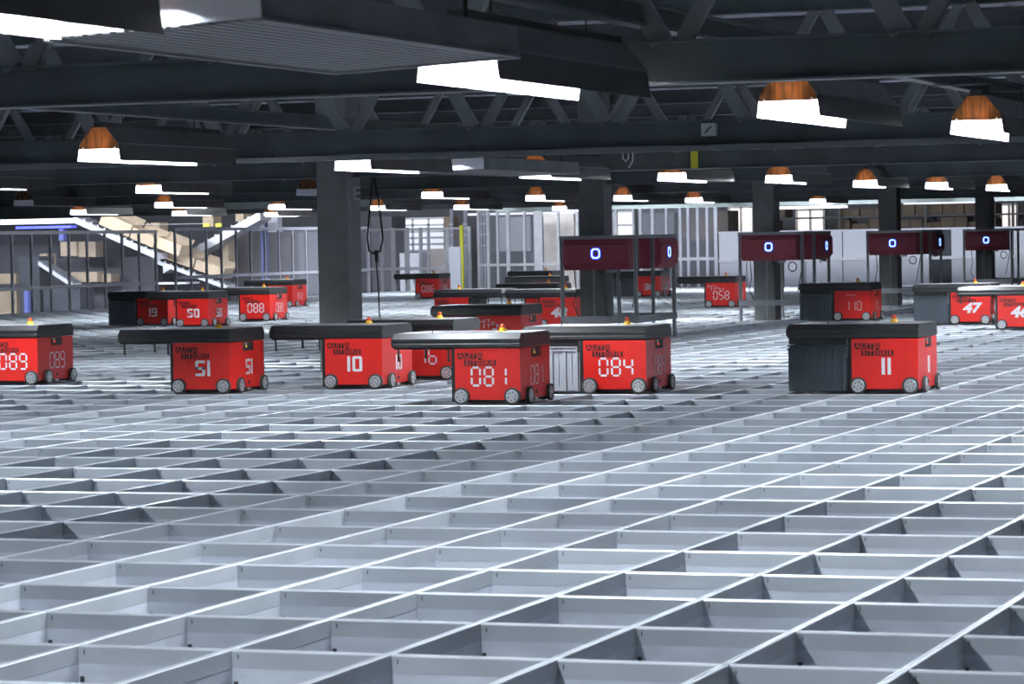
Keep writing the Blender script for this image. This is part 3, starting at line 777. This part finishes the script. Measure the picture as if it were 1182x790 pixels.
# white panel wall along the back edge, right part
t = thing('panel_fence', (at(830, 300, Y=57.2).x, 57.2, 0), 'white panel fence along the back edge of the grid at right', 'fence', 'fences at the edge of the grid')
xs = [at(px, 300, Y=57.2).x - t.location.x for px in (830, 862, 905, 930, 973, 1020, 1075)]
xs2 = [at(px, 300, Y=57.2).x - t.location.x for px in (1098, 1135, 1170, 1215, 1260)]
for a_, c_ in list(zip(xs[:-1], xs[1:])) + list(zip(xs2[:-1], xs2[1:])):
    b = MB(); b.box(a_ + .012, c_ - .012, -.02, .02, 0.001, 1.17, M['panel']); b.build('panel', t)
b = MB(); b.box(0, xs2[-1], -.03, .03, 1.17, 1.21, M['fencelight']); b.build('top_rail', t)
b = MB(); b.box(0, xs2[-1], -.05, -.025, .53, .60, M['fence']); b.build('middle_rail', t)
b = MB(); b.box(xs[-1], xs2[0], .0, .04, .001, 1.17, M['darkgoods']); b.build('opening', t); t.children[-1]['label'] = 'dark gate between white panels'  # dark sheet standing in for the darkness of the door opening

# ------------------------------------------------------------------ the hall beyond
def slab(name, px0, py0, px1, py1, Y, dep, m, label, cat, group=None, bev=0):
    a = at(px0, py1, Y=Y); c = at(px1, py0, Y=Y)
    if name in ('grey_crate', 'dark_machine', 'shelf_goods', 'grey_partition', 'blue_post', 'brown_board', 'wrapped_pallet') or (name == 'carton' and py1 > 340): a.z = HALLZ + .001
    b = MB(); b.box(0, c.x - a.x, 0, dep, 0, c.z - a.z, m)
    o = b.build(name, None, (a.x, Y, a.z)); tag(o, label, cat, group)
    if bev: bevel(o, bev)
    return o
# windows with muntins in the far wall
def bright_window(px0, py0, px1, py1, Y, label, cols_, rows_, m='window', fr='fence'):
    a = at(px0, py1, Y=Y); c = at(px1, py0, Y=Y); w, h = c.x - a.x, c.z - a.z
    t = thing('lit_window', (a.x, Y, a.z), label, 'window', 'lit windows in the far wall')
    b = MB(); b.box(0, w, .02, .03, 0, h, M[m]); b.build('pane', t)
    b = MB()
    for k in range(cols_ + 1): b.box(w * k / cols_ - .03, w * k / cols_ + .03, -.03, .019, 0, h, M[fr])
    for k in range(rows_ + 1): b.box(0, w, -.03, .019, h * k / rows_ - .03, h * k / rows_ + .03, M[fr])
    b.build('window_frame', t); return t
bright_window(459, 252, 513, 290, 72.27, 'lit window with slats left of the yellow post', 3, 5, 'windowcool')
bright_window(487, 292, 512, 330, 72.27, 'small lit window low beside the white cabinet', 2, 4, 'windowcool', 'fencelight')
bright_window(709, 244, 732, 276, 72.27, 'lit window right of the framed column', 1, 2)
bright_window(842, 239, 869, 275, 72.27, 'lit window left of the second framed column', 2, 1, 'window', 'wrap')
bright_window(920, 242, 951, 270, 72.27, 'lit window right of the second framed column', 2, 1, 'window', 'wrap')
bright_window(1156, 236, 1174, 268, 72.27, 'lit window at the right edge', 2, 1, 'window', 'wrap')
slab('wrapped_pallet', 627, 246, 662, 350, 66, 1.1, M['wrap'], 'tall pale wrapped pallet left of the framed column', 'pallet')
slab('strip_lamp_housing', 540, 244, 664, 249, 60, .3, M['strip'], 'long white light strip above the tall clear fence', 'light strip')
slab('strip_lamp_housing', 880, 237, 975, 242, 62, .3, M['strip'], 'long white light strip right of the second framed column', 'light strip')
slab('strip_lamp_housing', 1043, 231, 1127, 236, 62, .3, M['strip'], 'long white light strip between the two farthest columns', 'light strip')
# dark rack with cartons, right
g = 'dark cartons on the far racking'
rx0, rx1 = at(871, 250, Y=68).x, at(1190, 250, Y=68).x
t = thing('steel_rack', (rx0, 68, HALLZ), 'long dark steel rack beyond the white panel fence', 'rack')
for z in (1.00, 1.55): b = MB(); b.box(0, rx1 - rx0, -.05, 1.05, z - HALLZ - .04, z - HALLZ, M['purlin']); b.build('shelf', t)
k = 0
while k * 2.2 < rx1 - rx0:
    for yy in (-.09, 1.06): b = MB(); b.box(k * 2.2, k * 2.2 + .07, yy, yy + .03, 0, 2.6, M['purlin']); b.build('upright', t)
    k += 1
random.seed(3)
gaps = [(at(a_, 250, Y=68).x, at(c_, 250, Y=68).x) for a_, c_ in ((837, 873), (914, 956), (1150, 1181))]
for zr, hs in ((1.002, (.36, .44, .48)), (1.552, (.18, .26, .34))):
    xx = rx0 + .1
    while xx < rx1 - .8:
        w = random.choice((.35, .45, .55, .7)); hh = random.choice(hs)
        if not any(xx < g1 and xx + w > g0 for g0, g1 in gaps):
            b = MB(); b.box(0, w - .03, 0, .8, 0, hh, M['cartondark']); b.box(w * .46, w * .54, -.002, 0, 0, hh, M['brownwall'])
            tag(b.build('carton', None, (xx, 68 + random.random() * .12, zr)), 'dark brown carton on the far racking', 'carton', g)
        xx += w
# crates, shelves, middle
slab('grey_crate', 575, 250, 612, 288, 64, 1, M['greywall'], 'big grey crate behind the tall clear fence, left one', 'crate')
slab('grey_crate', 616, 250, 628, 330, 67.3, 1, M['greywall'], 'narrow grey crate beside the wrapped pallet', 'crate')
slab('dark_machine', 553, 290, 604, 306, 60, .6, M['darkgoods'], 'dark machine cover behind the tall clear fence', 'machine')
slab('dark_machine', 494, 287, 520, 325, 63, .6, M['brownwall'], 'dark brown cabinet behind the pale fence', 'cabinet')
slab('white_cabinet', 519, 285, 531, 336, 56.4, .35, M['panel'], 'narrow white cabinet beside the yellow post', 'cabinet')
b = MB(); p0 = at(534, 336, Y=56.5); p1 = at(534, 260, Y=56.5); b.box(-.035, .035, -.03, .03, 0.001, p1.z, M['yellowpaint']); tag(b.build('yellow_post', None, (p0.x, 56.5, 0)), 'bright yellow post behind the grid', 'post')
for q, (px, w_) in enumerate(((522, .06), (538, .07), (556, .07), (560, .04))):
    b = MB(); x_ = at(px, 300, Y=59).x
    b.box(-w_ / 2, w_ / 2, -.03, .03, -1, 1.9, M['fencelight'])
    for z in (1.0, 1.25, 1.5): b.box(-w_ / 2 - .02, w_ / 2 + .02, -.05, -.03, z - .02, z + .02, M['digit'])  # white blocks paint the glints on the plastic strips
    tag(b.build('plastic_strip', None, (x_, 59, 0)), 'upright pale plastic strip with glints painted white behind the back fence', 'mast', 'plastic strips behind the back fence')
slab('shelf_goods', 430, 250, 452, 330, 68, 1, M['greywall'], 'grey shelving seen behind the cable loop', 'shelving')
slab('shelf_goods', 462, 292, 486, 330, 67, 1, M['panel'], 'pale stacked goods under the slatted window', 'goods')
slab('shelf_goods', 740, 246, 778, 330, 66, 1, M['greywall'], 'grey stacked goods right of the framed column', 'goods')
slab('shelf_goods', 782, 243, 840, 275, 66, 1, M['brownwall'], 'brown stacked goods behind robot 058', 'goods')
slab('shelf_goods', 785, 277, 832, 334, 59, .5, M['greywall'], 'grey board behind the tall uprights over robot 058', 'board')
slab('brown_board', 513, 250, 521, 290, 66, .5, M['cartondark'], 'dark board right of the slatted window', 'board')
# left: conveyors, cartons, blue light
Y = 62
slab('conveyor_beam', -30, 252, 85, 260, Y, .6, M['strip'], 'white horizontal conveyor beam at the left edge, made to glow', 'conveyor')  # beam is no lamp; its brightness is put in as emission
slab('blue_light', 18, 260.5, 82, 264.5, Y + .1, .3, M['blueglow'], 'long blue light under the white conveyor beam', 'light')
slab('blue_bracket', 68, 264.5, 73, 278, Y + .2, .2, M['bluepaint'], 'blue bracket hanging from the blue light', 'bracket')
def incline(pa, pb, Y, thick, wid, m, name, label, cat, side=None):
    a = at(*pa, Y=Y); c = at(*pb, Y=Y); 
    t = thing(name, (a.x, Y, a.z), label, cat)
    d = c - a
    b = MB(); b.add([(0, 0, 0), (d.x, 0, d.z), (d.x, 0, d.z - thick), (0, 0, -thick), (0, wid, 0), (d.x, wid, d.z), (d.x, wid, d.z - thick), (0, wid, -thick)],
          [(0, 1, 2, 3), (4, 7, 6, 5), (0, 4, 5, 1), (3, 2, 6, 7), (0, 3, 7, 4), (1, 5, 6, 2)], m); b.build('side_beam', t)
    b = MB()
    for k in range(12):
        u = (k + .5) / 12; b.cyl((d.x * u, .02, d.z * u + .02), (d.x * u, wid - .02, d.z * u + .02), .03, 8, M['alu'])
    b.build('rollers', t)
    return t
incline((85, 250), (180, 292), Y, .16, .7, M['panel'], 'inclined_conveyor', 'white inclined conveyor carrying cartons downward at left', 'conveyor')
incline((188, 306), (300, 244), Y + 1.5, .22, .7, M['fence'], 'inclined_conveyor', 'dark grey conveyor rising to the right behind the fence', 'conveyor')
incline((180, 300), (262, 330), Y + .8, .10, .7, M['panel'], 'inclined_conveyor', 'white lower conveyor sloping down behind robot 088', 'conveyor')
incline((44, 302), (84, 328), Y + .3, .1, .5, M['panel'], 'inclined_conveyor', 'short pale conveyor low behind the dark fence', 'conveyor')
def tilted_carton(pa, pb, hpx, Y, dep, lab, m='carton', gap=True):
    a = at(*pa, Y=Y); c = at(*pb, Y=Y); s = hpx / FPX * 72
    a.z += .09; c.z += .09
    d = c - a; nrm = Vector((-d.z, 0, d.x)).normalized() * s
    t = thing('carton', (a.x, Y, a.z), lab, 'carton', 'open cartons on the conveyors')
    w = .02; b = MB()
    P = [Vector((0, 0, 0)), Vector((d.x, 0, d.z)), Vector((d.x, 0, d.z)) + nrm, nrm]
    for y0, y1 in ((0, w), (dep - w, dep)): b.add([(p.x, y, p.z) for y in (y0, y1) for p in P], [(0, 1, 2, 3), (7, 6, 5, 4), (0, 4, 5, 1), (1, 5, 6, 2), (2, 6, 7, 3), (3, 7, 4, 0)], M[m])
    for u in (0, .97):
        o_ = Vector((d.x, 0, d.z)) * u; e = Vector((d.x, 0, d.z)) * .03
        Q = [o_, o_ + e, o_ + e + nrm, o_ + nrm]; b.add([(p.x, y, p.z) for y in (w, dep - w) for p in Q], [(0, 1, 2, 3), (7, 6, 5, 4), (0, 4, 5, 1), (1, 5, 6, 2), (2, 6, 7, 3), (3, 7, 4, 0)], M[m])
    e = nrm * .04; Q = [Vector((0, 0, 0)), Vector((d.x, 0, d.z)), Vector((d.x, 0, d.z)) + e, e]
    b.add([(p.x, y, p.z) for y in (w, dep - w) for p in Q], [(0, 1, 2, 3), (7, 6, 5, 4), (0, 4, 5, 1), (1, 5, 6, 2), (2, 6, 7, 3), (3, 7, 4, 0)], M[m])
    b.build('box', t)
    b = MB(); f0 = Vector((d.x, 0, d.z)) + nrm; f1 = nrm
    b.add([(f1.x, dep, f1.z), (f0.x, dep, f0.z), (f0.x, dep + .18, f0.z + .12), (f1.x, dep + .18, f1.z + .12), (f1.x, dep + .01, f1.z - .01), (f0.x, dep + .01, f0.z - .01), (f0.x, dep + .19, f0.z + .11), (f1.x, dep + .19, f1.z + .11)],
          [(0, 1, 2, 3), (7, 6, 5, 4), (0, 4, 5, 1), (1, 5, 6, 2), (2, 6, 7, 3), (3, 7, 4, 0)], M[m]); b.build('flap', t)
    return t
tilted_carton((114, 263), (148, 278), 16, Y - .1, .6, 'open tan carton, highest on the white inclined conveyor')
tilted_carton((150, 279), (176, 290), 14, Y - .1, .6, 'open tan carton in the middle of the white inclined conveyor')
tilted_carton((177, 289), (206, 300), 14, Y, .6, 'open tan carton at the lower end of the white inclined conveyor')
tilted_carton((190, 303), (222, 314), 13, Y + .7, .6, 'tan carton, upper one on the lower conveyor behind the fence')
tilted_carton((224, 315), (256, 326), 13, Y + .7, .6, 'tan carton, lower one on the lower conveyor behind the fence')
g = 'cartons stacked behind the fence'
for k, (x0, y0, x1, y1, lab) in enumerate([(-5, 316, 18, 328, 'tan carton at the left edge, upper'), (-5, 336, 19, 358, 'tall tan carton at the left edge, lower'), (32, 336, 38, 357, 'narrow tan carton by the blue post'),
                                  (46, 293, 54, 308, 'narrow tan carton behind the dark fence'), (70, 279, 88, 296, 'tan carton just below the blue bracket'), (91, 279, 110, 297, 'tan carton right of the blue bracket'),
                                  (79, 314, 112, 326, 'long tan carton below the middle rail'), (50, 344, 68, 357, 'low tan carton behind the dark fence'), (72, 344, 92, 356, 'low tan carton left of the sloping pipe'), (114, 316, 128, 326, 'small tan carton at the middle rail'),
                                  (257, 276, 263, 306, 'upright tan board behind the pale fence'), (234, 250, 246, 262, 'tan carton near the yellow-green labels'), (272, 247, 281, 256, 'tan carton on top of the rising conveyor'), (174, 257, 184, 267, 'olive carton on the far shelf')]):
    slab('carton', x0, y0, x1, y1, Y + 1.2 + .1 * k, .5, M['carton'], lab, 'carton', g)
slab('grey_partition', -30, 282, 68, 322, Y + 3.5, .3, M['greywall'], 'wide grey partition behind the left fence', 'partition')
slab('grey_partition', 54, 296, 182, 316, Y + 3, .3, M['greywall'], 'low grey partition below the inclined conveyor', 'partition')
slab('dark_machine', 23, 296, 45, 350, Y + .6, .8, M['darkgoods'], 'dark machine standing behind the left fence', 'machine')
slab('dark_machine', 50, 333, 92, 343, Y + .5, .8, M['darkgoods'], 'low dark roller unit behind the left fence', 'machine')
slab('grey_partition', 268, 268, 345, 330, Y + 4, .3, M['brownwall'], 'dark partition left of the nearest column', 'partition')
slab('grey_partition', 345, 268, 372, 330, Y + 3.6, .3, M['greywall'], 'grey stacked boards beside the nearest column', 'boards')
slab('blue_post', 302, 252, 306, 330, Y + 3, .2, M['bluepaint'], 'blue post behind the pale fence', 'post')
slab('blue_post', 28, 336, 32, 358, Y - .4, .2, M['bluepaint'], 'blue post low behind the left fence', 'post')
slab('pale_panel', 309, 246, 320, 268, Y + 3, .3, M['panel'], 'pale upright panel above the pale fence', 'panel')
slab('pale_panel', 276, 256, 300, 267, Y + 2.5, .3, M['panel'], 'lavender panel above the pale fence', 'panel')
for px, q in ((235, 'left'), (249, 'right')): slab('green_label', px, 258, px + 6, 262, Y - .5, .05, M['yellowpaint'], 'small yellow-green label, the %s one of two' % q, 'label')
slab('cross_beam', 130, 258, 235, 260.5, Y + .5, .2, M['panel'], 'thin white beam above the fence at left', 'beam')
slab('work_table', 145, 326, 215, 329, Y + .2, .8, M['panel'], 'pale table top behind the fence', 'table')
